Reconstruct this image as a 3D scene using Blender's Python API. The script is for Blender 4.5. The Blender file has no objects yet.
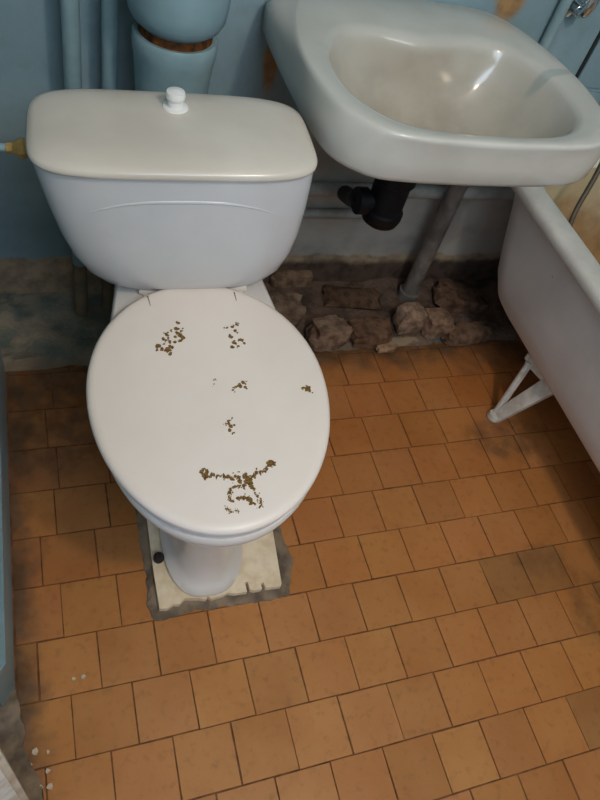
import bpy, bmesh, math, random
from mathutils import Vector, Matrix, Euler, noise

random.seed(7)
SC = bpy.context.scene
COL = SC.collection

# ------------------------------------------------------------------ camera
H = 1.2623            # lens height above the tiles (tile pitch 0.10 m)
F = 680.0             # focal length in pixels of the 600x800 frame
R = Matrix(((0.93959, -0.26251, 0.21968),
            (-0.08162, -0.79508, -0.60099),
            (0.33243, 0.54675, -0.76848)))
cd = bpy.data.cameras.new('camera')
cd.sensor_fit = 'VERTICAL'
cd.sensor_height = 32.0
cd.sensor_width = 24.0
cd.lens = F / 800.0 * 32.0
cd.clip_start = 0.02
cam = bpy.data.objects.new('camera', cd)
COL.objects.link(cam)
cm = Matrix((R[0], -R[1], -R[2])).transposed().to_4x4()
cm.translation = (0, 0, H)
cam.matrix_world = cm
SC.camera = cam

# ------------------------------------------------------------------ light
SC.view_settings.view_transform = 'Standard'
SC.view_settings.look = 'None'
SC.view_settings.gamma = 1.0
SC.view_settings.use_curve_mapping = False
SC.view_settings.exposure = 0.0

w = bpy.data.worlds.new('world')
SC.world = w
w.use_nodes = True
w.node_tree.nodes['Background'].inputs[0].default_value = (0.62, 0.78, 1.0, 1)
w.node_tree.nodes['Background'].inputs[1].default_value = 1.0

ld = bpy.data.lights.new('ceiling_bulb', 'POINT')
ld.energy = 30
ld.color = (1.0, 0.83, 0.66)
ld.shadow_soft_size = 0.07
lo = bpy.data.objects.new('ceiling_bulb', ld)
lo.location = (0.58, -0.28, 1.98)
COL.objects.link(lo)

# daylight through the high window in the wall behind the camera
wd = bpy.data.lights.new('window_daylight', 'AREA')
wd.shape = 'RECTANGLE'
wd.size, wd.size_y = 0.9, 0.6
wd.energy = 17
wd.color = (0.70, 0.84, 1.0)
wo = bpy.data.objects.new('window_daylight', wd)
wo.location = (0.37, -0.78, 1.95)
wo.rotation_euler = (math.radians(90), 0, 0)
COL.objects.link(wo)

# ------------------------------------------------------------------ helpers
def ray(u, v):
    return R.transposed() @ Vector(((u - 300) / F, (v - 400) / F, 1.0))

def onz(u, v, z=0.0):
    d = ray(u, v)
    return Vector((0, 0, H)) + d * ((z - H) / d.z)

def lin(h):
    h = h.lstrip('#')
    out = []
    for i in (0, 2, 4):
        c = int(h[i:i + 2], 16) / 255.0
        out.append(c / 12.92 if c <= 0.04045 else ((c + 0.055) / 1.055) ** 2.4)
    return (*out, 1.0)

class NT:
    """tiny wrapper for building node materials"""
    def __init__(s, name, rough=0.5, spec=0.5, metal=0.0):
        s.m = bpy.data.materials.new(name)
        s.m.use_nodes = True
        s.t = s.m.node_tree
        s.b = s.t.nodes['Principled BSDF']
        s.b.inputs['Roughness'].default_value = rough
        s.b.inputs['Specular IOR Level'].default_value = spec
        s.b.inputs['Metallic'].default_value = metal
        s.geo = s.t.nodes.new('ShaderNodeNewGeometry')
        s.tc = s.t.nodes.new('ShaderNodeTexCoord')
        s.pos = s.tc.outputs['Object']
    def link(s, a, b):
        s.t.links.new(a, b)
    def setin(s, sock, v):
        if hasattr(v, 'is_linked') or isinstance(v, bpy.types.NodeSocket):
            s.link(v, sock)
        else:
            sock.default_value = v
    def world(s):
        s.pos = s.geo.outputs['Position']
        return s
    def noise(s, scale, detail=4, rough=0.55, vec=None, stretch=None):
        n = s.t.nodes.new('ShaderNodeTexNoise')
        n.inputs['Scale'].default_value = scale
        n.inputs['Detail'].default_value = detail
        n.inputs['Roughness'].default_value = rough
        v = vec or s.pos
        if stretch:
            mp = s.t.nodes.new('ShaderNodeMapping')
            mp.inputs['Scale'].default_value = stretch
            s.link(v, mp.inputs['Vector'])
            v = mp.outputs['Vector']
        s.link(v, n.inputs['Vector'])
        return n.outputs['Fac']
    def math(s, op, a, b=0.0, clamp=False):
        n = s.t.nodes.new('ShaderNodeMath')
        n.operation = op
        n.use_clamp = clamp
        s.setin(n.inputs[0], a)
        s.setin(n.inputs[1], b)
        return n.outputs[0]
    def ramp(s, v, lo, hi):
        n = s.t.nodes.new('ShaderNodeMapRange')
        n.interpolation_type = 'SMOOTHSTEP'
        s.setin(n.inputs['Value'], v)
        n.inputs['From Min'].default_value = lo
        n.inputs['From Max'].default_value = hi
        return n.outputs['Result']
    def xyz(s, vec=None):
        n = s.t.nodes.new('ShaderNodeSeparateXYZ')
        s.link(vec or s.pos, n.inputs[0])
        return n.outputs
    def mix(s, f, a, b):
        n = s.t.nodes.new('ShaderNodeMix')
        n.data_type = 'RGBA'
        s.setin(n.inputs[0], f)
        s.setin(n.inputs[6], a)
        s.setin(n.inputs[7], b)
        return n.outputs[2]
    def ellipse(s, c, r, wob=0.25, scale=25):
        """soft mask 1 inside an ellipsoid with a noisy edge"""
        v = s.t.nodes.new('ShaderNodeVectorMath'); v.operation = 'SUBTRACT'
        s.link(s.pos, v.inputs[0]); v.inputs[1].default_value = c
        d = s.t.nodes.new('ShaderNodeVectorMath'); d.operation = 'DIVIDE'
        s.link(v.outputs[0], d.inputs[0]); d.inputs[1].default_value = r
        l = s.t.nodes.new('ShaderNodeVectorMath'); l.operation = 'LENGTH'
        s.link(d.outputs[0], l.inputs[0])
        e = s.math('ADD', l.outputs['Value'], s.math('MULTIPLY', s.math('SUBTRACT', s.noise(scale), 0.5), wob * 4))
        return s.ramp(e, 1.25, 0.6)
    def color(s, c):
        s.setin(s.b.inputs['Base Color'], c)
    def rough(s, v):
        s.setin(s.b.inputs['Roughness'], v)
    def bump(s, h, strength=0.3, dist=0.004):
        n = s.t.nodes.new('ShaderNodeBump')
        n.inputs['Strength'].default_value = strength
        n.inputs['Distance'].default_value = dist
        s.link(h, n.inputs['Height'])
        s.link(n.outputs['Normal'], s.b.inputs['Normal'])

def simple(name, c1, c2=None, scale=18, rough=0.5, spec=0.5, metal=0.0, bump=0.0, bscale=60, contrast=(0.35, 0.68), coat=0.0):
    n = NT(name, rough, spec, metal)
    if c2:
        n.color(n.mix(n.ramp(n.noise(scale), *contrast), lin(c1), lin(c2)))
    else:
        n.color(lin(c1))
    if bump:
        n.bump(n.noise(bscale), bump)
    if coat:
        n.b.inputs['Coat Weight'].default_value = coat
        n.b.inputs['Coat Roughness'].default_value = 0.08
    return n.m

def bm_obj(name, bm, m, parent=None, smooth=True, angle=40):
    me = bpy.data.meshes.new(name)
    bmesh.ops.recalc_face_normals(bm, faces=bm.faces)
    bm.to_mesh(me)
    bm.free()
    if smooth:
        for p in me.polygons:
            p.use_smooth = True
        me.set_sharp_from_angle(angle=math.radians(angle))
    me.materials.append(m)
    o = bpy.data.objects.new(name, me)
    COL.objects.link(o)
    if parent:
        o.parent = parent
    return o

def empty(name, loc=(0, 0, 0), rot=(0, 0, 0)):
    o = bpy.data.objects.new(name, None)
    o.empty_display_size = 0.05
    COL.objects.link(o)
    o.location = loc
    o.rotation_euler = rot
    return o

def tag(o, label, cat, group=None):
    o['label'] = label
    o['category'] = cat
    if group:
        o['group'] = group
    return o

def struct(o):
    o['kind'] = 'structure'
    return o

def loft(bm, rings, cap0=True, cap1=True, close=True):
    vr = [[bm.verts.new(p) for p in r] for r in rings]
    n = len(vr[0])
    for a, b in zip(vr, vr[1:]):
        for i in range(n if close else n - 1):
            j = (i + 1) % n
            bm.faces.new((a[i], a[j], b[j], b[i]))
    if cap0:
        bm.faces.new(vr[0][::-1])
    if cap1:
        bm.faces.new(vr[-1])
    return vr

def egg(z, hw, front, back, cx=0.0, cy=0.0, ef=1.0, eb=1.0, n=72, ex=1.0, yclip=None):
    """closed outline; front/back half-lengths differ, exponents <1 square it up"""
    pts = []
    for i in range(n):
        t = 2 * math.pi * (i + 0.5) / n
        s, c = math.sin(t), math.cos(t)
        e = eb if c > 0 else ef
        x = hw * math.copysign(abs(s) ** e, s)
        y = (back if c > 0 else front) * math.copysign(abs(c) ** e, c)
        if yclip is not None:
            y = min(y, yclip)
        pts.append(Vector((cx + x, cy + y, z)))
    return pts

def box(bm, lo_, hi_, bev=0.0, seg=2):
    r = bmesh.ops.create_cube(bm, size=1.0)
    vs = r['verts']
    c = [(a + b) / 2 for a, b in zip(lo_, hi_)]
    s = [b - a for a, b in zip(lo_, hi_)]
    for v in vs:
        v.co = Vector((c[k] + v.co[k] * s[k] for k in range(3)))
    if bev:
        es = list({e for v in vs for e in v.link_edges})
        bmesh.ops.bevel(bm, geom=es, offset=bev, segments=seg, affect='EDGES', profile=0.6)

def tube(bm, pts, rad, n=16, cap=True):
    """tube along a polyline; rad is one radius or a list"""
    pts = [Vector(p) for p in pts]
    rs = rad if isinstance(rad, (list, tuple)) else [rad] * len(pts)
    rings = []
    up = None
    for i, p in enumerate(pts):
        d = (pts[min(i + 1, len(pts) - 1)] - pts[max(i - 1, 0)]).normalized()
        if up is None:
            up = d.orthogonal().normalized()
        up = (up - d * up.dot(d)).normalized()
        sd = d.cross(up)
        rings.append([p + (up * math.cos(2 * math.pi * k / n) + sd * math.sin(2 * math.pi * k / n)) * rs[i] for k in range(n)])
    loft(bm, rings, cap, cap)

def lathe(bm, prof, c=(0, 0, 0), n=40, axis='Z'):
    rings = []
    for r, h in prof:
        ring = []
        for k in range(n):
            a = 2 * math.pi * k / n
            p = (r * math.cos(a), r * math.sin(a), h)
            if axis == 'X':
                p = (h, r * math.cos(a), r * math.sin(a))
            if axis == 'Y':
                p = (r * math.cos(a), h, r * math.sin(a))
            ring.append(Vector(p) + Vector(c))
        rings.append(ring)
    loft(bm, rings)

def prism(bm, poly, z0, z1):
    a = [bm.verts.new((x, y, z0)) for x, y in poly]
    b = [bm.verts.new((x, y, z1)) for x, y in poly]
    bm.faces.new(a[::-1])
    bm.faces.new(b)
    for i in range(len(poly)):
        j = (i + 1) % len(poly)
        bm.faces.new((a[i], a[j], b[j], b[i]))

def smooth_path(pts, k=6):
    """Catmull-Rom through points"""
    pts = [Vector(p) for p in pts]
    out = []
    for i in range(len(pts) - 1):
        p0, p1, p2, p3 = pts[max(i - 1, 0)], pts[i], pts[i + 1], pts[min(i + 2, len(pts) - 1)]
        for j in range(k):
            t = j / k
            out.append(0.5 * ((2 * p1) + (p2 - p0) * t + (2 * p0 - 5 * p1 + 4 * p2 - p3) * t * t + (3 * p1 - p0 - 3 * p2 + p3) * t ** 3))
    out.append(pts[-1])
    return out

# ------------------------------------------------------------------ room constants
XL, XR, YB, ZC = -0.128, 1.72, 1.27, 2.45
YF = -0.75            # the room stays open towards the corridor behind the camera
TILE_Y1 = 1.045       # tiles end here, bare screed behind

# ------------------------------------------------------------------ materials
def wall_material():
    n = NT('wall_paint', 0.42, 0.35).world()
    x, y, z = n.xyz()
    big = n.noise(3.0, 5)
    fine = n.noise(22, 5)
    blue = n.mix(n.ramp(big, 0.35, 0.65), lin('#7e979f'), lin('#8fa8b1'))
    blue = n.mix(n.math('MULTIPLY', n.ramp(fine, 0.45, 0.75), 0.4), blue, lin('#738b8a'))
    # dark smear running across the left of the wall
    white = n.mix(n.ramp(n.noise(9, 6), 0.35, 0.7), lin('#b5b0a6'), lin('#98938a'))
    zz = n.math('ADD', z, n.math('MULTIPLY', n.math('SUBTRACT', n.noise(9, 5), 0.5), 0.10))
    xr = n.ramp(n.math('ADD', x, n.math('MULTIPLY', n.math('SUBTRACT', n.noise(8), 0.5), 0.1)), 0.33, 0.40)
    mw = n.math('MULTIPLY', xr, n.ramp(zz, 0.50, 0.46))
    col = n.mix(mw, blue, white)
    # bare plaster along the foot of the wall, left of the pan
    bare = n.mix(n.ramp(n.noise(24, 6), 0.35, 0.7), lin('#b19b80'), lin('#807362'))
    zs = n.math('ADD', z, n.math('MULTIPLY', n.math('SUBTRACT', n.noise(14, 6), 0.5), 0.05))
    col = n.mix(n.ramp(zs, 0.132, 0.12), col, bare)
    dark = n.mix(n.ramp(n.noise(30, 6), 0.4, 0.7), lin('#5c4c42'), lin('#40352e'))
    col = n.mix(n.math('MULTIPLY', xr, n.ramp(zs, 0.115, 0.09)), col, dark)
    # bare tan patches where the paint came off
    tan = n.mix(n.ramp(n.noise(40), 0.35, 0.7), lin('#a8845a'), lin('#8b6a48'))
    for c, r in (((0.915, YB, 0.80), (0.035, 0.2, 0.06)), ((0.445, YB, 0.645), (0.018, 0.2, 0.085)), ((1.02, YB, 0.69), (0.015, 0.2, 0.018))):
        col = n.mix(n.ellipse(c, r, 0.12, 18), col, tan)
    n.color(col)
    n.bump(n.noise(45, 6), 0.25, 0.006)
    return n.m

M_wall = wall_material()
M_bluepaint = simple('blue_gloss_paint', '#84a0aa', '#7a959d', 10, 0.3, 0.5, bump=0.15, bscale=40)
M_paleblue = simple('pale_blue_pipe_paint', '#8ba5aa', '#7b969c', 14, 0.32, 0.5, bump=0.15, bscale=50)
M_ceil = simple('ceiling_limewash', '#d8d6d0', '#cbc8c0', 6, 0.9)
M_dark = simple('dark_joint', '#22282b', '#151a1d', 30, 0.8)

def base_floor():
    n = NT('floor_grout', 0.8, 0.2).world()
    n.color(n.mix(n.ramp(n.noise(30, 6), 0.35, 0.7), lin('#86593a'), lin('#5e3f29')))
    n.bump(n.noise(120), 0.3, 0.002)
    return n.m
M_grout = base_floor()

def tile_material():
    n = NT('terracotta_tile', 0.4, 0.35).world()
    oi = n.t.nodes.new('ShaderNodeObjectInfo')
    v = n.noise(7, 6)
    f = n.noise(60, 6)
    col = n.mix(oi.outputs['Random'], lin('#b67b45'), lin('#bf854d'))
    col = n.mix(n.math('MULTIPLY', n.ramp(v, 0.35, 0.7), 0.55), col, lin('#a96a35'))
    col = n.mix(n.math('MULTIPLY', n.ramp(f, 0.5, 0.75), 0.35), col, lin('#7d5431'))
    # old grime: the tile's own tint carries wear and the redder far rows
    mm = n.t.nodes.new('ShaderNodeMix'); mm.data_type = 'RGBA'; mm.blend_type = 'MULTIPLY'
    mm.inputs[0].default_value = 1.0
    n.link(col, mm.inputs[6]); n.link(oi.outputs['Color'], mm.inputs[7])
    col = mm.outputs[2]
    x, y, z = n.xyz()
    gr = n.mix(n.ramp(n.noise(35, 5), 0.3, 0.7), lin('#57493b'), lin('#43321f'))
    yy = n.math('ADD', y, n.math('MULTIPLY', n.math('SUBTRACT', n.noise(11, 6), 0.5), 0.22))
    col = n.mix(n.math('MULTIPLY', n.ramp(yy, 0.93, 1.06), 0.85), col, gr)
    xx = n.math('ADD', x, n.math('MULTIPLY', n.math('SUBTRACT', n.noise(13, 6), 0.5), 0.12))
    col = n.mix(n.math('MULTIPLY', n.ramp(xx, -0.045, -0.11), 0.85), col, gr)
    for c, r, k in (((1.06, 0.73, 0), (0.10, 0.07, 0.1), 0.6), ((-0.02, 0.90, 0), (0.12, 0.16, .1), 0.6), ((1.08, 0.26, 0), (0.10, 0.09, .1), 0.45), ((0.98, 0.40, 0), (0.09, 0.05, .1), 0.35)):  # grime patches; the left one also paints in shade beside the toilet
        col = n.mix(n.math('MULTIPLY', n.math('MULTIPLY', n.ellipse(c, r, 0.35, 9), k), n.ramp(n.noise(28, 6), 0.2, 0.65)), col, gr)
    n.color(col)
    n.rough(n.math('ADD', n.math('MULTIPLY', f, 0.25), 0.30))
    n.bump(n.noise(45, 5), 0.18, 0.003)
    return n.m
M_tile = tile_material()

def ceramic(name, c1, c2, rough=0.12):
    n = NT(name, rough, 0.5)
    n.color(n.mix(n.ramp(n.noise(5, 4), 0.35, 0.7), lin(c1), lin(c2)))
    n.rough(n.math('ADD', n.math('MULTIPLY', n.noise(20, 4), 0.12), rough - 0.04))
    n.bump(n.noise(14, 2), 0.04, 0.004)
    return n.m
M_tank = ceramic('tank_ceramic', '#d4d5d7', '#cccdd0', 0.16)
M_tanklid = ceramic('tank_lid_ceramic', '#d8d0c4', '#cdc4b8', 0.2)
M_bowl = ceramic('bowl_ceramic', '#e9e2db', '#e0dad4', 0.16)
M_lid = simple('lid_plastic', '#f2e7dd', '#ecdfd4', 4, 0.34, 0.45)
M_seat = simple('seat_plastic', '#e2e4ea', '#dadde4', 6, 0.3, 0.45)
M_resid = simple('dried_glue', '#64491f', '#8c6c3c', 260, 0.75, 0.2, bump=0.3, bscale=300, contrast=(0.4, 0.6))

def sink_material():
    n = NT('sink_ceramic', 0.14, 0.5)
    x, y, z = n.xyz()
    col = n.mix(n.ramp(n.noise(6, 5), 0.35, 0.7), lin('#c9c7bf'), lin('#bebbb2'))
    bowl = n.mix(n.ramp(n.noise(12, 5), 0.35, 0.7), lin('#b3aa9b'), lin('#a69d8d'))
    # darker, browner tone inside the basin
    inner = n.math('MULTIPLY', n.ramp(z, -0.004, -0.03), n.ellipse((0.0, 0.0, -0.05), (0.235, 0.19, 0.2), 0.03, 8))
    col = n.mix(inner, col, bowl)
    # bluish streak near the tap corner
    col = n.mix(n.math('MULTIPLY', n.ellipse((0.222, 0.055, -0.012), (0.048, 0.012, 0.05), 0.12, 30), 0.45), col, lin('#7f9494'))
    n.color(col)
    n.rough(n.math('ADD', n.math('MULTIPLY', n.noise(25, 4), 0.14), 0.08))
    return n.m
M_sink = sink_material()

def tub_material():
    n = NT('tub_enamel', 0.4, 0.4)
    col = n.mix(n.ramp(n.noise(7, 6), 0.35, 0.7), lin('#dedbd4'), lin('#d2cec6'))
    col = n.mix(n.math('MULTIPLY', n.ramp(n.noise(50, 3), 0.72, 0.78), 0.5), col, lin('#7c7468'))
    n.color(col)
    n.bump(n.noise(30, 4), 0.12, 0.004)
    return n.m
M_tub = tub_material()

def tub_inner_material():
    n = NT('tub_inner_enamel', 0.45, 0.35).world()
    col = n.mix(n.ramp(n.noise(9, 6), 0.35, 0.7), lin('#cfc3a6'), lin('#bfae8a'))
    rust = n.mix(n.ramp(n.noise(26, 6), 0.4, 0.7), lin('#9b6a2e'), lin('#7f5424'))
    z = n.xyz()[2]
    col = n.mix(n.math('MULTIPLY', n.ramp(n.math('ADD', z, n.math('MULTIPLY', n.noise(8, 5), 0.3)), 0.60, 0.47), 0.75), col, rust)
    n.color(col)
    return n.m
M_tubin = tub_inner_material()
M_tubrim = simple('tub_rim_enamel', '#dcd9d0', '#cbc7bd', 14, 0.3, 0.45)
M_foot = simple('foot_white_paint', '#dcd6cb', '#c2baad', 40, 0.5, bump=0.2)
M_cement = simple('cement', '#8f7d69', '#63564a', 25, 0.95, 0.2, bump=0.6, bscale=90)
M_board = simple('white_painted_wood', '#f6e4c8', '#e2ccaa', 30, 0.6, 0.3, bump=0.3, bscale=40)
M_black = simple('black_plastic', '#0e1012', '#08090a', 10, 0.55, 0.25)
M_greypipe = simple('grey_pipe_paint', '#b0afaa', '#98958e', 20, 0.45, bump=0.2)
M_drain = simple('dull_grey_pipe', '#7b746c', '#5c5650', 25, 0.55, bump=0.3)
M_brass = simple('brass', '#c9a565', '#a98548', 40, 0.5, 0.5, 0.3)
M_chrome = simple('chrome', '#d8dce0', None, rough=0.12, metal=1.0)
M_knob = simple('white_knob', '#f0efec', '#e4e3df', 10, 0.3)
M_rust = simple('rust_packing', '#6e4220', '#35261b', 70, 0.95, 0.1, bump=0.8, bscale=120)
M_door = simple('chipped_white_paint', '#ddd2c4', '#bfae9c', 35, 0.55, bump=0.4, bscale=60)
M_beige = simple('bare_plastered_pipe', '#84765c', '#6b604c', 20, 0.7, bump=0.3)
M_hose = simple('dark_hose', '#5a4f3d', '#463d2f', 20, 0.5)
M_flake = simple('paint_flake', '#cfc0a8', '#b6a58c', 60, 0.8)

# rubble colour varies from piece to piece
def rubble_material():
    n = NT('rubble', 0.95, 0.15)
    oi = n.t.nodes.new('ShaderNodeObjectInfo')
    a = n.mix(n.ramp(n.noise(40, 6), 0.35, 0.7), lin('#8d7766'), lin('#5f4b3d'))
    mm = n.t.nodes.new('ShaderNodeMix'); mm.data_type = 'RGBA'; mm.blend_type = 'MULTIPLY'
    mm.inputs[0].default_value = 1.0
    n.link(a, mm.inputs[6]); n.link(oi.outputs['Color'], mm.inputs[7])
    n.color(mm.outputs[2])
    n.bump(n.noise(90, 5), 0.8, 0.006)
    return n.m
M_rubble = rubble_material()

def screed_material():
    n = NT('bare_screed', 0.95, 0.15).world()
    x, y, z = n.xyz()
    left = n.mix(n.ramp(n.noise(18, 7), 0.35, 0.68), lin('#6a7068'), lin('#978c79'))
    right = n.mix(n.ramp(n.noise(22, 7), 0.38, 0.7), lin('#6b584b'), lin('#453830'))
    col = n.mix(n.ramp(x, 0.25, 0.45), left, right)
    yy = n.math('ADD', y, n.math('MULTIPLY', n.math('SUBTRACT', n.noise(16, 6), 0.5), 0.1))
    col = n.mix(n.math('MULTIPLY', n.ramp(yy, 1.085, 1.05), 0.75), col, lin('#7e6c5a'))
    col = n.mix(n.math('MULTIPLY', n.ellipse((1.005, 1.055, 0), (0.035, 0.016, 0.1), 0.3, 40), 0.7), col, lin('#4e7274'))
    col = n.mix(n.math('MULTIPLY', n.ellipse((0.87, 1.06, 0), (0.07, 0.012, 0.1), 0.5, 40), 0.7), col, lin('#a08d74'))
    n.color(col)
    n.bump(n.noise(70, 7), 0.9, 0.008)
    return n.m
M_screed = screed_material()

# ------------------------------------------------------------------ room shell
bm = bmesh.new()
box(bm, (XL - 0.1, YF, -0.06), (XR + 0.1, YB + 0.1, -0.003))
floor = struct(bm_obj('floor', bm, M_grout, smooth=False))

# tiles: rows across the room, each row with its own offset
row_off = {1: -0.0266, 2: -0.0713, 3: -0.0221, 4: 0.0319, 5: -0.0136, 0: 0.0437, -1: -0.0253}
bm = bmesh.new()
box(bm, (-0.5, -0.5, -1.0), (0.5, 0.5, 0.0))
top_e = [e for e in bm.edges if all(v.co.z > -0.01 for v in e.verts)]
bmesh.ops.bevel(bm, geom=top_e, offset=0.014, segments=2, affect='EDGES')
for v in bm.verts:
    v.co.z = max(v.co.z, -1.0)
tile_me = bpy.data.meshes.new('tile')
bmesh.ops.recalc_face_normals(bm, faces=bm.faces)
# flatten the bevel depth: 14 mm of unit height would be fine once scaled
bm.to_mesh(tile_me)
bm.free()
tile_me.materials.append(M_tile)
grey_tiles = [(545, 575), (508, 572), (500, 560), (590, 750)]
grey_xy = [onz(*p) for p in grey_tiles]
J = 0.0023
XE0, XE1 = -0.106, 1.56
for k in range(-5, 8):
    y1 = 0.5319 - 0.1 * (k - 1)
    y0 = y1 - 0.1
    if y1 > TILE_Y1 + 0.09:
        continue
    y1c = min(y1, TILE_Y1)
    rnd = random.Random(100 + k)
    off = row_off.get(k, rnd.uniform(-0.05, 0.05))
    i0 = int(math.floor((XE0 - off) / 0.1))
    for i in range(i0, int((XE1 - off) / 0.1)):
        x0, x1 = off + i * 0.1, off + (i + 1) * 0.1
        x0 = max(x0, XE0)
        if x1 - x0 < 0.015 or y1c - y0 < 0.012:
            continue
        cx, cy = (x0 + x1) / 2, (y0 + y1c) / 2
        j = J + rnd.uniform(-0.0003, 0.0010)
        t = bpy.data.objects.new('tile', tile_me)
        COL.objects.link(t)
        t.parent = floor
        t.location = (cx + rnd.uniform(-.0005, .0005), cy + rnd.uniform(-.0005, .0005), rnd.uniform(-0.0012, 0.0004))
        t.scale = (x1 - x0 - j, y1c - y0 - j, 0.012)
        t.rotation_euler = (rnd.gauss(0, 0.004), rnd.gauss(0, 0.004), rnd.gauss(0, 0.006))
        b = rnd.uniform(0.9, 1.04)
        far = min(1, max(0, (cy - 0.35) / 0.5))      # tint turns redder towards the far rows
        c = [b, b * rnd.uniform(0.95, 1.01) * (1 - 0.10 * far), b * rnd.uniform(0.86, 1.04) * (1 - 0.14 * far)]
        for g in grey_xy:
            if abs(g.x - cx) < 0.05 and abs(g.y - cy) < 0.05:
                c = [0.74 * b, 0.78 * b, 0.84 * b]
        t.color = (*c, 1)

# bare, crumbling screed between the tiles and the back wall
bm = bmesh.new()
nx, ny = 120, 24
vv = []
for j in range(ny + 1):
    rowv = []
    for i in range(nx + 1):
        x = XL + (XR - XL) * i / nx
        y = 1.035 + (YB - 1.035) * j / ny
        ed = 1.047 + 0.012 * noise.noise(Vector((x * 14, 0, 3))) 
        h = 0.010 + 0.016 * noise.fractal(Vector((x * 9, y * 9, 1.7)), 0.9, 2.0, 4)
        h += 0.02 * max(0, (y - 1.10) / 0.17) * (1 if x > 0.4 else 0.3)
        k_ = min(1, max(0, (y - ed + 0.004) / 0.02))
        rowv.append(bm.verts.new((x, y, -0.006 + (h + 0.006) * k_)))
    vv.append(rowv)
for j in range(ny):
    for i in range(nx):
        bm.faces.new((vv[j][i], vv[j][i + 1], vv[j + 1][i + 1], vv[j + 1][i]))
scr = bm_obj('screed_strip', bm, M_screed, floor)

bm = bmesh.new()
box(bm, (XL - 0.1, YB, -0.06), (XR + 0.1, YB + 0.1, ZC))
wall_back = struct(bm_obj('wall_back', bm, M_wall, smooth=False))
bm = bmesh.new()
box(bm, (XL - 0.1, 0.36, -0.06), (XL, YB, ZC))
wall_left = struct(bm_obj('wall_left', bm, M_bluepaint, smooth=False))
bm = bmesh.new()
box(bm, (XR, YF, -0.06), (XR + 0.1, YB, ZC))
wall_right = struct(bm_obj('wall_right', bm, M_wall, smooth=False))
bm = bmesh.new()
for lo_, hi_ in (((XL - 0.1, YF - 0.1, -0.06), (XR + 0.1, YF, 1.65)), ((XL - 0.1, YF - 0.1, 2.25), (XR + 0.1, YF, ZC)),
                 ((XL - 0.1, YF - 0.1, 1.65), (-0.08, YF, 2.25)), ((0.82, YF - 0.1, 1.65), (XR + 0.1, YF, 2.25))):
    box(bm, lo_, hi_)
struct(bm_obj('wall_front', bm, M_wall, smooth=False))
bm = bmesh.new()
for lo_, hi_ in (((-0.08, YF - 0.02, 1.65), (0.82, YF + 0.01, 1.68)), ((-0.08, YF - 0.02, 2.22), (0.82, YF + 0.01, 2.25)), ((-0.08, YF - 0.02, 1.65), (-0.05, YF + 0.01, 2.25)), ((0.79, YF - 0.02, 1.65), (0.82, YF + 0.01, 2.25))):
    box(bm, lo_, hi_, 0.003)
struct(bm_obj('window_1', bm, M_door))
bm = bmesh.new()
box(bm, (XL - 0.1, YF, ZC), (XR + 0.1, YB + 0.1, ZC + 0.1))
ceiling = struct(bm_obj('ceiling', bm, M_ceil, smooth=False))

# painted sheets on the right of the back wall with dark open joints
for lo_, hi_ in (((1.172, YB - 0.007, 0.632), (XR, YB + 0.002, ZC - 0.001)), ((1.172, YB - 0.007, 0.50), (XR, YB + 0.002, 0.622))):
    bm = bmesh.new()
    box(bm, lo_, hi_, 0.002)
    bm_obj('wall_panel', bm, M_bluepaint, wall_back)
bm = bmesh.new()
box(bm, (1.164, YB - 0.004, 0.50), (1.1715, YB + 0.002, 2.4))
bm_obj('panel_joint', bm, M_dark, wall_back, smooth=False)

# blue painted board along the foot of the left wall, its free end cut on the slant
bm = bmesh.new()
prism(bm, [(XL, 0.335), (-0.109, 0.362), (-0.1075, 1.035), (XL, 1.04)], -0.004, 0.14)
es = [e for e in bm.edges if all(v.co.z > 0.1 for v in e.verts)]
bmesh.ops.bevel(bm, geom=es, offset=0.004, segments=2, affect='EDGES')
struct(bm_obj('baseboard_left', bm, M_bluepaint))

# door frame post at the bottom left, white and chipped
a, b_ = onz(-3, 742), onz(33, 806)
d = (b_ - a).normalized()
nrm = Vector((-d.y, d.x, 0)) * -1
if nrm.x > 0:
    nrm = -nrm
p0, p1 = a - d * 0.012, b_ + d * 0.06
poly = [(p0.x, p0.y), (p1.x, p1.y), (p1.x + nrm.x * 0.1, p1.y + nrm.y * 0.1), (p0.x + nrm.x * 0.1, p0.y + nrm.y * 0.1)]
bm = bmesh.new()
prism(bm, poly, -0.006, 2.05)
bmesh.ops.bevel(bm, geom=list(bm.edges), offset=0.006, segments=2, affect='EDGES')
post = struct(bm_obj('door_1', bm, M_door))

# crumbled cement between the board's end and the door post
bm = bmesh.new()
prism(bm, [(XL - 0.09, 0.36), (-0.107, 0.362), (-0.104, 0.33), (-0.095, 0.30), (-0.100, 0.27), (-0.088, 0.24), (-0.078, 0.215), (-0.072, 0.18), (-0.058, 0.14), (-0.05, 0.08), (XL - 0.09, 0.05)], -0.005, 0.0035)
bmesh.ops.triangulate(bm, faces=bm.faces)
bmesh.ops.subdivide_edges(bm, edges=bm.edges, cuts=5)
for v in bm.verts:
    if v.co.z > 0:
        v.co.z += 0.006 * noise.noise(v.co * 55) - 0.001
    v.co.x += 0.006 * noise.noise(v.co * 40 + Vector((5, 0, 0)))
bm_obj('cement_edge', bm, M_cement, floor, angle=30)

# ------------------------------------------------------------------ toilet
TOI = Vector((0.2445, 0.60, 0.0))
toilet = empty('toilet', TOI, (0, math.radians(-3.0), math.radians(-3.5)))
tag(toilet, 'white close-coupled toilet with closed stained lid in front of the blue wall', 'toilet')
TM = Matrix.Translation(TOI) @ Euler((0, math.radians(-3.0), math.radians(-3.5))).to_matrix().to_4x4()

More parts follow.
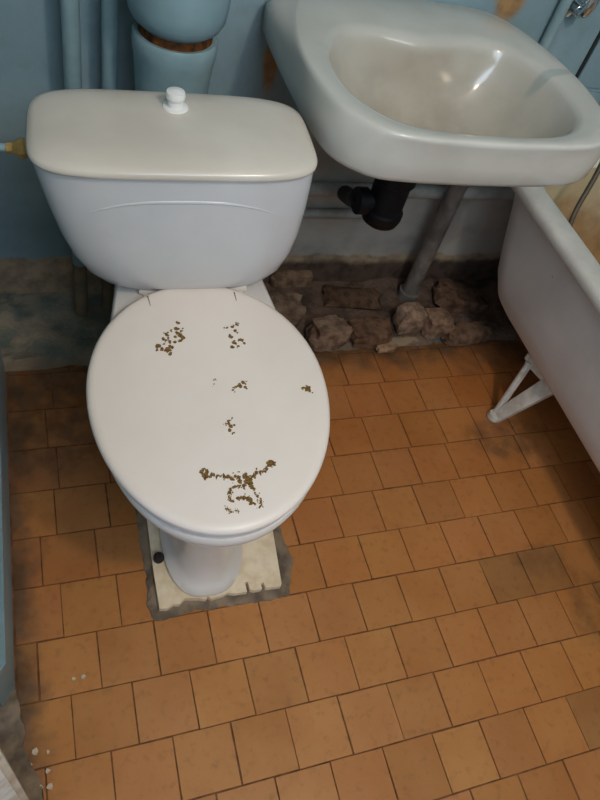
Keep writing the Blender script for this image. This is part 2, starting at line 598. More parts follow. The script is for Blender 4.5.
# bowl and pedestal in one piece of ceramic
bm = bmesh.new()
rings = [
    egg(0.0235, 0.078, 0.150, 0.20, ef=0.75, eb=0.6),
    egg(0.030, 0.079, 0.150, 0.20, ef=0.75, eb=0.6),
    egg(0.040, 0.070, 0.141, 0.195, ef=0.78, eb=0.6),
    egg(0.055, 0.060, 0.130, 0.19, ef=0.8, eb=0.6),
    egg(0.110, 0.058, 0.127, 0.18, ef=0.82, eb=0.6),
    egg(0.170, 0.060, 0.126, 0.18, ef=0.85, eb=0.7),
    egg(0.220, 0.072, 0.134, 0.19, ef=0.9, eb=0.8),
    egg(0.270, 0.102, 0.156, 0.20, ef=0.95, eb=0.9),
    egg(0.310, 0.132, 0.180, 0.21),
    egg(0.345, 0.154, 0.200, 0.22),
    egg(0.372, 0.166, 0.212, 0.225),
    egg(0.392, 0.171, 0.217, 0.225),
    egg(0.398, 0.168, 0.214, 0.222),
]
loft(bm, rings)
# shelf that carries the tank
def shelf(z, hw0, hw1, y0, y1):
    pts = [(-hw0, y0), (-hw1, y1 - 0.03), (-hw1 + 0.012, y1 - 0.008), (-hw1 + 0.03, y1), (hw1 - 0.03, y1), (hw1 - 0.012, y1 - 0.008), (hw1, y1 - 0.03), (hw0, y0)]
    return [Vector((x, y, z)) for x, y in pts]
loft(bm, [shelf(0.24, 0.06, 0.06, 0.10, 0.34), shelf(0.33, 0.13, 0.105, 0.08, 0.37), shelf(0.388, 0.163, 0.124, 0.08, 0.385), shelf(0.402, 0.163, 0.124, 0.08, 0.385), shelf(0.407, 0.157, 0.118, 0.085, 0.38)])
# rear outlet
tube(bm, [(0, 0.15, 0.20), (0, 0.30, 0.16), (0, 0.45, 0.14)], [0.06, 0.055, 0.05], 24)
bm_obj('bowl', bm, M_bowl, toilet, angle=50)

# anchor bolt at the side of the foot
bm = bmesh.new()
lathe(bm, [(0.001, 0.026), (0.010, 0.026), (0.010, 0.036), (0.006, 0.038), (0.005, 0.046), (0.001, 0.046)], (-0.086, -0.065, 0), 12)
bm_obj('anchor_bolt', bm, simple('rusty_bolt', '#3a2f28', '#231c18', 60, 0.8), toilet)

# seat ring and lid share a small play about the hinge
LROT = Euler((0, 0, math.radians(-1.0))).to_matrix().to_4x4()
CY = 0.035
def seat_ring(z, hw, fr, bk, inner=False):
    return egg(z, hw, fr, bk, cy=CY, ef=1.0, eb=0.92, yclip=0.185)
bm = bmesh.new()
o_ = [seat_ring(0.399, 0.174, 0.242, 0.19), seat_ring(0.402, 0.180, 0.248, 0.195), seat_ring(0.411, 0.181, 0.249, 0.195), seat_ring(0.414, 0.178, 0.246, 0.193)]
i_ = [egg(0.414, 0.118, 0.165, 0.12, cy=CY), egg(0.399, 0.118, 0.165, 0.12, cy=CY)]
vr = loft(bm, o_ + i_ + [o_[0]], False, False)
bmesh.ops.remove_doubles(bm, verts=bm.verts, dist=1e-5)
seat = bm_obj('seat', bm, M_seat, toilet)
bm = bmesh.new()
LZ = 0.434
prof = [(0.416, -0.008), (0.4165, -0.002), (0.419, 0.0015), (0.424, 0.003), (0.4285, 0.002), (0.4315, -0.001), (0.4333, -0.005), (LZ, -0.011)]
rings = []
for z, ins in prof:
    rings.append(egg(z, 0.184 + ins, 0.251 + ins, 0.222 + ins, cy=CY, ef=1.0, eb=0.98, yclip=0.214 + ins, n=96))
loft(bm, rings)
lid = bm_obj('lid', bm, M_lid, toilet, angle=60)
for x in (-0.078, 0.078):
    bm = bmesh.new()
    lathe(bm, [(0.001, -0.016), (0.009, -0.016), (0.0105, -0.013), (0.0105, 0.013), (0.009, 0.016), (0.001, 0.016)], (x, CY + 0.230, 0.416), 20, 'X')
    box(bm, (x - 0.010, CY + 0.218, 0.404), (x + 0.010, CY + 0.235, 0.414), 0.003)
    bm_obj('hinge', bm, M_lid, toilet)

for u0, v0, u1, v1 in ((147.5, 296, 150.5, 306), (234, 292, 236.5, 301)):
    bm = bmesh.new()
    inv_ = TM.inverted()
    def lp(u, v):
        o0 = inv_ @ Vector((0, 0, H)); dd = inv_.to_3x3() @ ray(u, v)
        return o0 + dd * ((LZ - o0.z) / dd.z)
    pa, pb = lp(u0, v0), lp(u1, v1)
    sx = Vector((0.0011, 0, 0))
    prism(bm, [((pa - sx).x, pa.y), ((pb - sx * .4).x, pb.y), ((pb + sx * .4).x, pb.y), ((pa + sx).x, pa.y)], LZ - 0.001, LZ + 0.0002)
    bm_obj('hinge_slot', bm, simple('slot_dark', '#6f655a', '#574e45', 80, 0.9), lid, smooth=False)  # thin dark slivers laid on the lid mark the hinge slots

# dried glue left on the lid where a sticker came off
def lid_pt(u, v):
    inv = TM.inverted()
    o0 = inv @ Vector((0, 0, H))
    dd = inv.to_3x3() @ ray(u, v)
    return o0 + dd * ((LZ - o0.z) / dd.z)
flakes = []
def cl(u, v, su, sv, n, s0, s1):
    for _ in range(n):
        flakes.append((u + random.gauss(0, su), v + random.gauss(0, sv), random.uniform(s0, s1)))
for u, v, s in ((178, 323, 2.2), (176, 329, 2.4), (171, 331, 2.0), (166, 334, 2.6), (163, 339, 2.2), (180, 335, 3.0), (183, 338, 2.4), (175, 337, 1.8), (158, 346, 2.8), (157, 350, 2.0), (168, 350, 3.4), (170, 354, 2.2), (164, 344, 1.6), (175, 342, 2.0), (181, 331, 1.8), (170, 342, 2.2), (172, 347, 2.4), (162, 349, 2.2), (177, 333, 2.4), (168, 338, 2.0), (180, 341, 2.0),
                (232, 327, 2.0), (227, 328, 1.6), (237, 325, 2.0), (235, 331, 2.2), (231, 337, 2.6), (234, 343, 3.0), (232, 347, 2.2), (241, 340, 2.2), (244, 343, 1.6), (238, 346, 1.5),
                (240, 386, 2.6), (243, 382, 2.4), (236, 387, 1.6), (245, 387, 1.8), (233, 390, 1.3), (214, 380, 1.2), (214, 384, 0.9),
                (307, 389, 3.4), (303, 388, 2.2), (310, 391, 2.0),
                (229, 421, 1.8), (231, 426, 2.4), (226, 425, 1.4), (230, 430, 2.0), (233, 433, 1.4), (232, 418, 1.0)):
    flakes.append((u, v, s))
line = smooth_path([(201, 471, 0), (205, 476, 0), (214, 476, 0), (226, 478, 0), (238, 478, 0), (249, 477, 0), (258, 473, 0), (266, 469, 0), (272, 464, 0)], 5)
for q in line:
    flakes.append((q.x + random.gauss(0, 0.8), q.y + random.gauss(0, 1.3), random.uniform(0.9, 2.2)))
for path, s in (([(250, 480, 0), (246, 484, 0), (239, 486, 0), (233, 487, 0)], 1.8), ([(230, 489, 0), (229, 494, 0), (231, 502, 0)], 1.6), ([(238, 498, 0), (244, 499, 0), (250, 499, 0), (251, 504, 0)], 2.0), ([(253, 488, 0), (256, 494, 0), (261, 501, 0), (260, 508, 0)], 1.3), ([(226, 509, 0), (231, 512, 0), (238, 511, 0)], 1.1), ([(247, 478, 0), (251, 482, 0), (252, 488, 0)], 2.0)):
    for q in smooth_path(path, 4):
        flakes.append((q.x + random.gauss(0, 0.5), q.y + random.gauss(0, 0.6), s * random.uniform(0.6, 1.2)))
for u, v, s in ((271, 462, 3.2), (274, 464, 2.4), (268, 463, 2.0), (207, 472, 2.0), (203, 469, 1.6), (240, 481, 2.4), (246, 481, 2.6)):
    flakes.append((u, v, s))
flakes += [(u + random.gauss(0, 1.5), v + random.gauss(0, 1.5), s * random.uniform(0.4, 0.75)) for u, v, s in list(flakes) for _ in range(2)]
bm = bmesh.new()
for u, v, s in flakes:
    c = lid_pt(u, v)
    r = s * 0.0017
    m_ = random.randint(6, 8)
    a0 = random.uniform(0, 6.28)
    el = random.uniform(0.55, 1.0)
    an = random.uniform(0, 3.14)
    poly = []
    for k in range(m_):
        a = a0 + 2 * math.pi * k / m_
        rr = r * random.uniform(0.6, 1.25)
        px, py = rr * math.cos(a), rr * el * math.sin(a)
        poly.append((c.x + px * math.cos(an) - py * math.sin(an), c.y + px * math.sin(an) + py * math.cos(an)))
    prism(bm, poly, LZ - 0.0005, LZ + random.uniform(0.0003, 0.0008))
res = bm_obj('glue_residue', bm, M_resid, lid, smooth=False)
res['label'] = 'brown dried glue crumbs'
res['kind'] = 'stuff'

# tank
TZ0 = 0.408
def TXz(z):
    return -0.008 - 0.028 * (z - TZ0) / 0.29
def rrect(z, hw, y0, y1, e=0.42, n=96):
    hd = (y1 - y0) / 2
    return egg(z, hw, hd, hd, cx=TXz(z), cy=(y0 + y1) / 2, ef=e, eb=e, n=n)
bm = bmesh.new()
loft(bm, [rrect(0.408, 0.082, 0.275, 0.362, 0.6), rrect(0.411, 0.100, 0.264, 0.368, 0.6), rrect(0.421, 0.128, 0.253, 0.372, 0.58),
          rrect(0.440, 0.149, 0.240, 0.374, 0.55), rrect(0.470, 0.166, 0.226, 0.375, 0.5), rrect(0.515, 0.180, 0.211, 0.375, 0.48), rrect(0.560, 0.188, 0.201, 0.375, 0.46),
          rrect(0.620, 0.1935, 0.190, 0.375, 0.43), rrect(0.670, 0.197, 0.184, 0.375, 0.42), rrect(0.700, 0.199, 0.182, 0.375, 0.42)])
tank = bm_obj('tank', bm, M_tank, toilet, angle=60)
# moulded arch on the front of the tank
def tank_front(x, z):
    prof = [(0.560, 0.201, 0.188), (0.620, 0.190, 0.1935), (0.670, 0.184, 0.197), (0.70, 0.182, 0.199)]
    for (za, ya, ha), (zb, yb, hb) in zip(prof, prof[1:]):
        if za <= z <= zb:
            t = (z - za) / (zb - za)
            y0, hw = ya + (yb - ya) * t, ha + (hb - ha) * t
            break
    e = 0.43
    hd = (0.375 - y0) / 2
    s = min(1, abs(x - TXz(z)) / hw) ** (1 / e)
    return (y0 + 0.375) / 2 - hd * math.sqrt(max(0, 1 - s * s)) ** e
pts = []
for k in range(33):
    t = -1 + 2 * k / 32
    z = 0.659 - 0.040 * abs(t) ** 3.0
    x = TXz(z) + 0.158 * t
    pts.append((x, tank_front(x, z) + 0.0020, z))
bm = bmesh.new()
tube(bm, pts, [0.001 + 0.0028 * math.sin(math.pi * k / 32) ** 0.5 for k in range(33)], 10)
bm_obj('moulded_arch', bm, M_tank, tank)
bm = bmesh.new()
loft(bm, [rrect(0.698, 0.190, 0.186, 0.372, 0.42), rrect(0.700, 0.198, 0.178, 0.376, 0.42), rrect(0.703, 0.200, 0.174, 0.379, 0.42), rrect(0.708, 0.201, 0.173, 0.380, 0.42), rrect(0.713, 0.198, 0.176, 0.377, 0.43),
          rrect(0.717, 0.189, 0.184, 0.370, 0.45), rrect(0.721, 0.168, 0.200, 0.355, 0.5), rrect(0.7235, 0.125, 0.222, 0.335, 0.55), rrect(0.7245, 0.06, 0.250, 0.308, 0.6)])
tlid = bm_obj('tank_lid', bm, M_tanklid, toilet, angle=70)
bm = bmesh.new()
lathe(bm, [(r, z + 0.006) for r, z in ((0.001, 0.708), (0.020, 0.710), (0.020, 0.7165), (0.018, 0.720), (0.012, 0.7215), (0.0115, 0.730), (0.0135, 0.732), (0.0145, 0.737), (0.0130, 0.742), (0.006, 0.744), (0.0005, 0.7445))], (-0.034, 0.318, 0), 32)
bm_obj('flush_knob', bm, M_knob, toilet)
# brass water inlet on the tank's side
bm = bmesh.new()
lathe(bm, [(0.001, -0.205), (0.008, -0.205), (0.008, -0.236), (0.010, -0.238), (0.015, -0.248), (0.0135, -0.256), (0.008, -0.264), (0.008, -0.272), (0.001, -0.272)], (0, 0.310, 0.655), 8, 'X')
bm_obj('inlet_fitting', bm, M_brass, toilet, smooth=False)

# thin supply tube from the fitting to the left wall
q = TM @ Vector((-0.272, 0.310, 0.655))
bm = bmesh.new()
tube(bm, smooth_path([(q.x, q.y, q.z), (q.x - 0.03, q.y + 0.005, q.z - 0.002), (XL + 0.003, q.y + 0.01, q.z - 0.01)], 5), 0.006, 12)
tag(bm_obj('supply_tube', bm, M_paleblue), 'thin pale supply tube between the tank side and the left wall', 'pipe')

# ------------------------------------------------------------------ board and cement under the toilet
pad = [(0.129, 0.70), (0.127, 0.60), (0.130, 0.52), (0.125, 0.447), (0.132, 0.434), (0.145, 0.431), (0.20, 0.438), (0.245, 0.435), (0.30, 0.433), (0.356, 0.430), (0.385, 0.432), (0.394, 0.440), (0.404, 0.47), (0.42, 0.506), (0.412, 0.54), (0.408, 0.60), (0.405, 0.70)]
bm = bmesh.new()
dense = []
for (x0, y0), (x1, y1) in zip(pad, pad[1:] + pad[:1]):
    m_ = max(1, int(math.hypot(x1 - x0, y1 - y0) / 0.006))
    for k in range(m_):
        x, y = x0 + (x1 - x0) * k / m_, y0 + (y1 - y0) * k / m_
        dense.append((x + 0.006 * noise.noise(Vector((x * 70, y * 70, 0))), y + 0.006 * noise.noise(Vector((x * 70, y * 70, 9)))))
ctr = Vector((0.265, 0.56, 0))
rg = []
for z_, ins in ((-0.004, -0.004), (0.001, -0.002), (0.004, 0.003), (0.0055, 0.010), (0.0055, 0.03)):
    r_ = []
    for x, y in dense:
        d_ = Vector((x, y, 0)) - ctr
        d_ *= (d_.length - ins) / d_.length
        r_.append(ctr + d_ + Vector((0, 0, z_ + (0.0012 * noise.noise(Vector((x * 120, y * 120, ins * 300))) if z_ > 0 else 0))))
    rg.append(r_)
loft(bm, rg)
tag(bm_obj('cement_pad', bm, M_cement, angle=30), 'rough grey cement bed round the board under the toilet', 'cement')
brd = [(0.146, 0.70), (0.144, 0.63), (0.141, 0.52), (0.1415, 0.445), (0.155, 0.443), (0.168, 0.449), (0.178, 0.447), (0.190, 0.456), (0.215, 0.452), (0.228, 0.447), (0.233, 0.452), (0.238, 0.446), (0.262, 0.449), (0.271, 0.452), (0.285, 0.448), (0.308, 0.447),
       (0.3085, 0.466), (0.3135, 0.467), (0.315, 0.450), (0.322, 0.447), (0.338, 0.4475), (0.339, 0.459), (0.344, 0.460), (0.346, 0.448), (0.376, 0.446), (0.379, 0.452), (0.390, 0.57), (0.392, 0.70)]
bm = bmesh.new()
prism(bm, brd, 0.005, 0.017)
tag(bm_obj('mounting_board', bm, M_board, smooth=False), 'chipped white painted board under the toilet pedestal', 'board')

# ------------------------------------------------------------------ washbasin
SX, SY, SZ = 0.671, 0.98, 0.772
def outline(half, k=5):
    """mirror a half outline (front to back) and smooth it"""
    h = [(x, y) for x, y in half]
    full = [(x, y) for x, y in h] + [(-x, y) for x, y in h[::-1] if x > 1e-6]
    n = len(full)
    out = []
    for i in range(n):
        p0, p1, p2, p3 = (Vector((*full[(i + d) % n], 0)) for d in (-1, 0, 1, 2))
        for j in range(k):
            t = j / k
            out.append(0.5 * ((2 * p1) + (p2 - p0) * t + (2 * p0 - 5 * p1 + 4 * p2 - p3) * t * t + (3 * p1 - p0 - 3 * p2 + p3) * t ** 3))
    return out
OUT = outline([(0, .786 - SY), (.07, .788 - SY), (.14, .792 - SY), (.20, .810 - SY), (.248, .864 - SY), (.265, .935 - SY), (.270, 1.01 - SY), (.262, 1.085 - SY), (.245, 1.155 - SY), (.222, 1.21 - SY), (.190, 1.248 - SY), (.14, 1.262 - SY), (.07, 1.264 - SY), (0, 1.264 - SY)])
LOW = outline([(0, .790 - SY), (.07, .792 - SY), (.14, .797 - SY), (.205, .811 - SY), (.254, .860 - SY), (.269, .935 - SY), (.272, 1.01 - SY), (.273, 1.085 - SY), (.272, 1.155 - SY), (.270, 1.21 - SY), (.266, 1.246 - SY), (.245, 1.262 - SY), (.14, 1.265 - SY), (.07, 1.265 - SY), (0, 1.265 - SY)])
INN = outline([(0, .822 - SY), (.06, .823 - SY), (.12, .831 - SY), (.167, .852 - SY), (.203, .893 - SY), (.220, .945 - SY), (.221, 1.01 - SY), (.209, 1.06 - SY), (.180, 1.106 - SY), (.145, 1.126 - SY), (.10, 1.130 - SY), (.055, 1.122 - SY), (0, 1.112 - SY)])
# resample both loops to the same angles around a shared centre
def polar(loop, n=96):
    cx, cy = 0.0, -0.01
    res_ = []
    m_ = len(loop)
    for k in range(n):
        a = 2 * math.pi * k / n
        dx, dy = math.sin(a), -math.cos(a)
        best = 0
        for i in range(m_):
            p, q = loop[i], loop[(i + 1) % m_]
            ex, ey = q.x - p.x, q.y - p.y
            den = dx * ey - dy * ex
            if abs(den) < 1e-12:
                continue
            t = ((p.x - cx) * ey - (p.y - cy) * ex) / den
            s = ((p.x - cx) * dy - (p.y - cy) * dx) / den
            if t > 0 and -1e-6 <= s <= 1 + 1e-6:
                best = max(best, t)
        res_.append((cx + dx * best, cy + dy * best))
    return res_
PO, PI_, PL = polar(OUT), polar(INN), polar(LOW)
def ring(base, z, f=1.0, inset=0.0, c=(0, 0)):
    out = []
    for x, y in base:
        d = math.hypot(x - c[0], y - c[1])
        s = f * (d - inset) / d
        out.append(Vector((c[0] + (x - c[0]) * s, c[1] + (y - c[1]) * s, z)))
    return out
def blend(a, b, t, z):
    return [Vector((p[0] + (q[0] - p[0]) * t, p[1] + (q[1] - p[1]) * t, z)) for p, q in zip(a, b)]
sink = empty('washbasin', (SX, SY, SZ))
tag(sink, 'white ceramic washbasin on the back wall above the black trap', 'sink')
bm = bmesh.new()
DR = [(0.028 * math.sin(2 * math.pi * k / 96), 0.02 - 0.028 * math.cos(2 * math.pi * k / 96)) for k in range(96)]
UND = [(0.085 * math.sin(2 * math.pi * k / 96), 0.02 - 0.08 * math.cos(2 * math.pi * k / 96)) for k in range(96)]
rings = [ring(UND, -0.150), blend(UND, PL, 0.25, -0.125), blend(UND, PL, 0.55, -0.096), blend(UND, PL, 0.82, -0.089), ring(PL, -0.088, 1, 0.018), ring(PL, -0.082, 1, 0.008), ring(PL, -0.073, 1, 0.002),
         ring(PL, -0.045), ring(PL, -0.028, 1, 0.0005), blend(PL, PO, 0.25, -0.017), blend(PL, PO, 0.6, -0.009), blend(PL, PO, 0.9, -0.004), ring(PO, -0.0005, 1, 0.0025), ring(PO, 0.001, 1, 0.006),
         blend(PO, PI_, 0.5, -0.001), blend(PO, PI_, 0.82, -0.004), ring(PI_, -0.008), ring(PI_, -0.016, 1, 0.005), ring(PI_, -0.032, 1, 0.012),
         blend(PI_, DR, 0.16, -0.065), blend(PI_, DR, 0.30, -0.095), blend(PI_, DR, 0.5, -0.118), blend(PI_, DR, 0.75, -0.132), ring(DR, -0.138)]
loft(bm, rings, True, True)
bm_obj('basin', bm, M_sink, sink, angle=75)
bm = bmesh.new()
lathe(bm, [(0.001, -0.139), (0.027, -0.139), (0.027, -0.1355), (0.02, -0.1345), (0.014, -0.137), (0.001, -0.137)], (0, 0.02, 0), 28)
bm_obj('drain_ring', bm, M_chrome, sink)
for x in (-0.15, 0.15):
    bm = bmesh.new()
    box(bm, (x - 0.008, 0.18, -0.142), (x + 0.008, YB - SY - 0.001, -0.128), 0.002)
    box(bm, (x - 0.008, YB - SY - 0.012, -0.149), (x + 0.008, YB - SY - 0.0005, -0.128), 0.002)
    bm_obj('bracket', bm, M_greypipe, sink)

# black bottle trap below the basin
trap = empty('bottle_trap', (0.650, 1.02, 0.440))
tag(trap, 'black plastic bottle trap hanging under the washbasin', 'trap')
bm = bmesh.new()
lathe(bm, [(0.001, -0.005), (0.026, -0.003), (0.038, 0.006), (0.042, 0.02), (0.042, 0.032), (0.037, 0.036), (0.037, 0.10), (0.043, 0.104), (0.043, 0.128), (0.03, 0.134), (0.001, 0.134)], (0, 0, 0), 32)
bm_obj('trap_body', bm, M_black, trap)
bm = bmesh.new()
lathe(bm, [(0.001, 0.13), (0.02, 0.13), (0.02, 0.143), (0.03, 0.145), (0.03, 0.165), (0.040, 0.168), (0.040, 0.179), (0.001, 0.179)], (0, 0, 0), 28)
bm_obj('tailpiece', bm, M_black, trap)
bm = bmesh.new()
tube(bm, smooth_path([(-0.03, 0.0, 0.05), (-0.048, 0.006, 0.048), (-0.045, 0.035, 0.03), (-0.01, 0.11, -0.03), (0.02, 0.21, -0.09)], 6), 0.019, 18)
lathe(bm, [(0.001, -0.066), (0.027, -0.066), (0.027, -0.044), (0.001, -0.044)], (0, 0, 0.05), 12, 'X')
bm_obj('outlet_pipe', bm, M_black, trap)

# pipes along the back wall under the basin
def hpipe(name, z, x0, x1, r, m, label, y=None):
    bm = bmesh.new()
    yy = YB - r - 0.002 if y is None else y
    tube(bm, [(x0, yy, z + 0.004 * math.sin(i * 1.3)) if False else (x0 + (x1 - x0) * i / 8, yy, z) for i in range(9)], r, 16)
    return tag(bm_obj(name, bm, m), label, 'pipe')
hpipe('water_pipe', 0.345, 0.33, 1.45, 0.017, M_greypipe, 'upper grey horizontal pipe along the wall under the washbasin')
hpipe('water_pipe', 0.272, 0.33, 0.80, 0.012, M_greypipe, 'lower thin grey horizontal pipe running to the black trap')

bm = bmesh.new()
tube(bm, [(0.948, 1.205, 0.0), (0.946, 1.205, 0.2), (0.944, 1.205, 0.45), (0.943, 1.205, 0.62)], 0.022, 20)
tube(bm, [(0.948, 1.205, 0.0), (0.948, 1.205, 0.05)], 0.03, 20)
tag(bm_obj('drain_pipe', bm, M_drain), 'upright dull grey pipe rising from the rubble under the washbasin', 'pipe')

# ------------------------------------------------------------------ pipes behind the tank
def riser(x, y, r, label):
    e = empty('riser_pipe', (x, y, 0))
    tag(e, label, 'pipe')
    bm = bmesh.new()
    tube(bm, [(0, 0, 0.17), (0.001, 0, 0.8), (0, 0, 1.6), (0, 0, ZC - 0.002)], r, 20)
    bm_obj('painted_length', bm, M_paleblue, e)
    bm = bmesh.new()
    tube(bm, [(0, 0, 0.0), (0, 0, 0.1), (0, 0, 0.1705)], r * 1.04, 20)
    bm_obj('bare_foot', bm, M_beige, e)
    return e
riser(0.0675, 1.205, 0.0150, 'thicker blue painted riser pipe, leftmost behind the tank')
riser(0.131, 1.215, 0.0140, 'thinner blue painted riser pipe between the stack and the leftmost riser')

stack = empty('soil_stack', (0.226, 1.13, 0))
tag(stack, 'blue painted cast iron soil stack with rusty socket behind the tank', 'pipe')
bm = bmesh.new()
lathe(bm, [(0.001, 0.0), (0.055, 0.0), (0.055, 0.56), (0.058, 0.60), (0.062, 0.64), (0.066, 0.69), (0.0685, 0.700), (0.0695, 0.712), (0.0695, 0.724), (0.067, 0.729), (0.060, 0.728), (0.058, 0.70), (0.001, 0.70)], (0, 0, 0), 48)
bm_obj('lower_socket', bm, M_paleblue, stack)
bm = bmesh.new()
rg = []
for k in range(2):
    pass
lathe(bm, [(0.001, 0.70), (0.0575, 0.70), (0.0600, 0.735), (0.056, 0.745), (0.001, 0.745)], (0, 0, 0), 48)
for v in bm.verts:
    v.co += Vector((0, 0, 0.006 * noise.noise(v.co * 60)))
bm_obj('rust_packing', bm, M_rust, stack)
bm = bmesh.new()
lathe(bm, [(0.001, 0.735), (0.054, 0.737), (0.060, 0.742), (0.070, 0.750), (0.077, 0.762), (0.080, 0.780), (0.081, 0.81), (0.081, 1.02), (0.076, 1.03), (0.056, 1.035), (0.055, ZC - 0.002), (0.001, ZC - 0.002)], (0, 0, 0), 48)
bm_obj('upper_fitting', bm, M_bluepaint, stack)

# ------------------------------------------------------------------ wall tap stub and pipe on the right
bm = bmesh.new()
tube(bm, [(1.03, 1.253, 0.70), (1.03, 1.253, 1.2), (1.03, 1.253, 1.7)], 0.0115, 16)
tag(bm_obj('wall_pipe', bm, M_paleblue), 'pale blue upright pipe on the wall right of the washbasin', 'pipe')
tap = empty('wall_tap', (1.060, YB, 0.80))
tag(tap, 'small chrome tap fitting on the blue wall right of the washbasin', 'tap')
bm = bmesh.new()
lathe(bm, [(0.001, 0.0), (0.026, 0.0), (0.025, -0.006), (0.014, -0.012), (0.012, -0.035), (0.001, -0.035)], (0, 0, 0), 28, 'Y')
bm_obj('rosette', bm, M_chrome, tap)
bm = bmesh.new()
tube(bm, smooth_path([(0, -0.02, 0), (0, -0.045, 0.002), (0, -0.055, 0.02), (0, -0.055, 0.06)], 5), 0.011, 18)
lathe(bm, [(0.001, 0.05), (0.016, 0.05), (0.016, 0.072), (0.001, 0.072)], (0, -0.055, 0), 6)
bm_obj('elbow', bm, M_chrome, tap)

# ------------------------------------------------------------------ bathtub
TX0, TX1, TY0, TY1, TZ = 0.997, 1.70, -0.50, 1.235, 0.50
def rr(z, ins, rad, n=14, x0=TX0, x1=TX1, y0=TY0, y1=TY1, end=None):
    """rounded rectangle outline inset by ins"""
    a0, a1, b0, b1 = x0 + ins, x1 - ins, y0 + ins, y1 - (ins if end is None else end)
    pts = []
    for (cx, cy, s) in ((a1 - rad, b1 - rad, 0), (a0 + rad, b1 - rad, 90), (a0 + rad, b0 + rad, 180), (a1 - rad, b0 + rad, 270)):
        for k in range(n + 1):
            a = math.radians(s + 90 * k / n)
            pts.append(Vector((cx + rad * math.cos(a), cy + rad * math.sin(a), z)))
    return pts
tub = empty('bathtub', (1.345, 0.30, 0.0))
tag(tub, 'old white bathtub on splayed feet along the right wall', 'bathtub')
off = Vector((-1.345, -0.30, 0))
def shift(rings):
    return [[p + off for p in r] for r in rings]
bm = bmesh.new()
loft(bm, shift([rr(0.140, 0.25, 0.05, end=0.29), rr(0.145, 0.20, 0.08, end=0.24), rr(0.158, 0.135, 0.10, end=0.185), rr(0.18, 0.088, 0.12, end=0.15), rr(0.21, 0.062, 0.13, end=0.125), rr(0.255, 0.048, 0.13, end=0.105), rr(0.33, 0.036, 0.13, end=0.085), rr(0.42, 0.026, 0.13, end=0.06), rr(0.478, 0.018, 0.13, end=0.04)]), True, False)
bm_obj('outer_shell', bm, M_tub, tub, angle=60)
bm = bmesh.new()
loft(bm, shift([rr(0.470, 0.021, 0.13), rr(0.472, 0.004, 0.13), rr(0.478, 0.0, 0.13), rr(0.492, 0.0, 0.13), rr(0.499, 0.004, 0.13), rr(0.502, 0.012, 0.13), rr(0.501, 0.055, 0.13), rr(0.496, 0.062, 0.13), rr(0.486, 0.066, 0.13)]), False, False)
bm_obj('rim', bm, M_tubrim, tub, angle=60)
bm = bmesh.new()
loft(bm, shift([rr(0.488, 0.065, 0.13), rr(0.46, 0.070, 0.13), rr(0.36, 0.085, 0.13), rr(0.25, 0.11, 0.13), rr(0.20, 0.145, 0.12), rr(0.175, 0.20, 0.10), rr(0.168, 0.27, 0.06)]), False, True)
bm_obj('inner_shell', bm, M_tubin, tub, angle=60)
# feet: a thick and a thin bar meeting at the toe, with a plate at the top
def foot_mesh():
    bm = bmesh.new()
    toe = Vector((-0.055, 0.0, 0.012))
    def bar(a, b, r0, r1, k):
        a, b = Vector(a), Vector(b)
        d = (b - a).normalized()
        s = d.cross(Vector((1, 0, 0))).normalized()
        u = Vector((1, 0, 0))
        u = (u - d * u.dot(d)).normalized()
        rings = []
        for t in (0, 0.5, 1):
            p = a.lerp(b, t)
            r = r0 + (r1 - r0) * t
            rings.append([p + s * r * x + u * k * y for x, y in ((-1, -1), (-.6, -1.25), (.6, -1.25), (1, -1), (1, 1), (.6, 1.25), (-.6, 1.25), (-1, 1))])
        loft(bm, rings)
    bar((-0.052, -0.004, 0.004), (0.004, -0.034, 0.172), 0.014, 0.022, 0.007)
    bar((-0.052, 0.004, 0.004), (-0.012, 0.042, 0.165), 0.006, 0.0065, 0.006)
    bar((0.012, -0.058, 0.180), (-0.006, 0.056, 0.168), 0.016, 0.018, 0.007)
    lathe(bm, [(0.001, 0.0), (0.017, 0.0), (0.019, 0.005), (0.016, 0.016), (0.001, 0.020)], (-0.053, 0, 0), 16)
    lathe(bm, [(0.001, 0.0), (0.006, 0.0), (0.006, 0.018), (0.001, 0.018)], (-0.016, 0.054, 0.166), 8)
    return bm
f0 = bm_obj('foot', foot_mesh(), M_foot, tub, angle=35)
f0.location = Vector((1.098, 0.790, 0)) + off
for x, y, s in ((1.098, -0.15, 1), (1.594, 0.79, -1), (1.594, -0.15, -1)):
    f = f0.copy()
    COL.objects.link(f)
    f.parent = tub
    f.location = Vector((x, y, 0)) + off
    f.rotation_euler = (0, 0, 0 if s > 0 else math.pi)

# shower hose hanging down into the tub
bm = bmesh.new()
tube(bm, smooth_path([(1.24, 1.20, 0.95), (1.235, 1.17, 0.80), (1.21, 1.12, 0.66), (1.17, 1.06, 0.55), (1.125, 1.00, 0.44), (1.15, 0.93, 0.30), (1.2, 0.86, 0.20)], 8), 0.006, 12)
tag(bm_obj('shower_hose', bm, M_hose), 'dull brown hose hanging over the far end of the bathtub', 'hose')

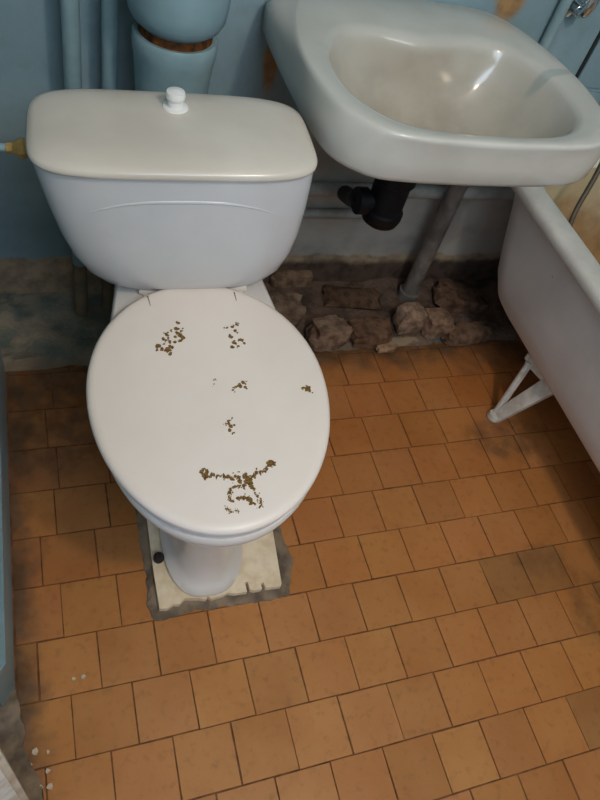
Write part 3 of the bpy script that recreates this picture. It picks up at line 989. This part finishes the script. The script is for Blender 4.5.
# ------------------------------------------------------------------ rubble under the basin
def chunk(u, v, sx, sy, sz, tint, label, z=0.0, seed=0, rz=0.0):
    rnd = random.Random(seed)
    bm = bmesh.new()
    bmesh.ops.create_cube(bm, size=1.0)
    bmesh.ops.subdivide_edges(bm, edges=bm.edges, cuts=4, use_grid_fill=True)
    o3 = Vector((seed * 3.1, seed * 1.7, seed))
    for vt in bm.verts:
        p = vt.co.copy()
        q = p.normalized() * 0.62
        p = p.lerp(q, 0.38)
        p *= 1 + 0.22 * noise.fractal(p * 2.6 + o3, 0.9, 2.0, 3)
        vt.co = Vector((p.x * sx, p.y * sy, (p.z + 0.46) * sz))
    g = onz(u, v, z)
    o = bm_obj('rubble_chunk', bm, M_rubble, angle=28)
    o.location = g
    o.rotation_euler = (rnd.uniform(-.12, .12), rnd.uniform(-.12, .12), rz + rnd.uniform(-.2, .2))
    o.color = (*tint, 1)
    tag(o, label, 'rubble', 'broken cement chunks along the back wall')
    return o
chunk(324, 343, 0.095, 0.065, 0.07, (1.15, 1.1, 1.05), 'pale square rubble block beside the toilet lid', 0.005, 1)
chunk(276, 321, 0.10, 0.07, 0.085, (0.85, 0.86, 0.82), 'big grey rubble lump behind the right edge of the toilet bowl', 0.005, 2)
chunk(287, 290, 0.11, 0.06, 0.075, (0.9, 0.84, 0.76), 'tall rubble lump against the wall beside the tank bottom', 0.0, 3)
chunk(368, 338, 0.11, 0.07, 0.045, (0.75, 0.62, 0.52), 'flat brown rubble piece left of the upright grey pipe', 0.008, 4)
chunk(404, 327, 0.07, 0.055, 0.075, (1.45, 1.4, 1.35), 'whitish broken rubble piece at the foot of the upright grey pipe', 0.008, 5)
chunk(431, 330, 0.075, 0.06, 0.06, (1.2, 1.1, 1.0), 'light brown rubble piece right of the whitish broken piece', 0.008, 6)
chunk(465, 338, 0.13, 0.06, 0.035, (0.8, 0.7, 0.6), 'low brown rubble slab nearest the bathtub', 0.008, 7)
chunk(455, 305, 0.14, 0.08, 0.05, (0.6, 0.52, 0.46), 'dark rubble slab by the wall behind the bathtub end', 0.01, 8)
chunk(350, 303, 0.15, 0.07, 0.035, (0.5, 0.43, 0.38), 'dark flat rubble slab behind the pale square block', 0.01, 9)
chunk(385, 350, 0.05, 0.022, 0.016, (1.6, 1.45, 1.2), 'thin cream rubble sliver on the tile edge', 0.006, 10)

# paint flakes on the tiles by the door post
for k, (u, v, s) in enumerate(((35, 752, 3.2), (50, 787, 2.8), (30, 765, 2.4), (48, 771, 2.4), (74, 679, 2.2), (83, 677, 2.2), (48, 752, 1.8), (40, 788, 2.4))):
    bm = bmesh.new()
    g = onz(u, v, 0.0)
    n_ = 6
    poly = [(s * 0.0017 * random.uniform(.6, 1.3) * math.cos(2 * math.pi * i / n_), s * 0.0017 * random.uniform(.6, 1.3) * math.sin(2 * math.pi * i / n_)) for i in range(n_)]
    prism(bm, poly, 0.0, 0.0022)
    o = bm_obj('paint_flake', bm, M_flake, smooth=False)
    o.location = (g.x, g.y, 0.0002)
    tag(o, 'tiny cream paint flake in the middle of a tile below the blue baseboard' if k in (4, 5) else 'tiny cream paint flake lying beside the white door post', 'flake', 'paint flakes on the open tile' if k in (4, 5) else 'paint flakes by the door post')
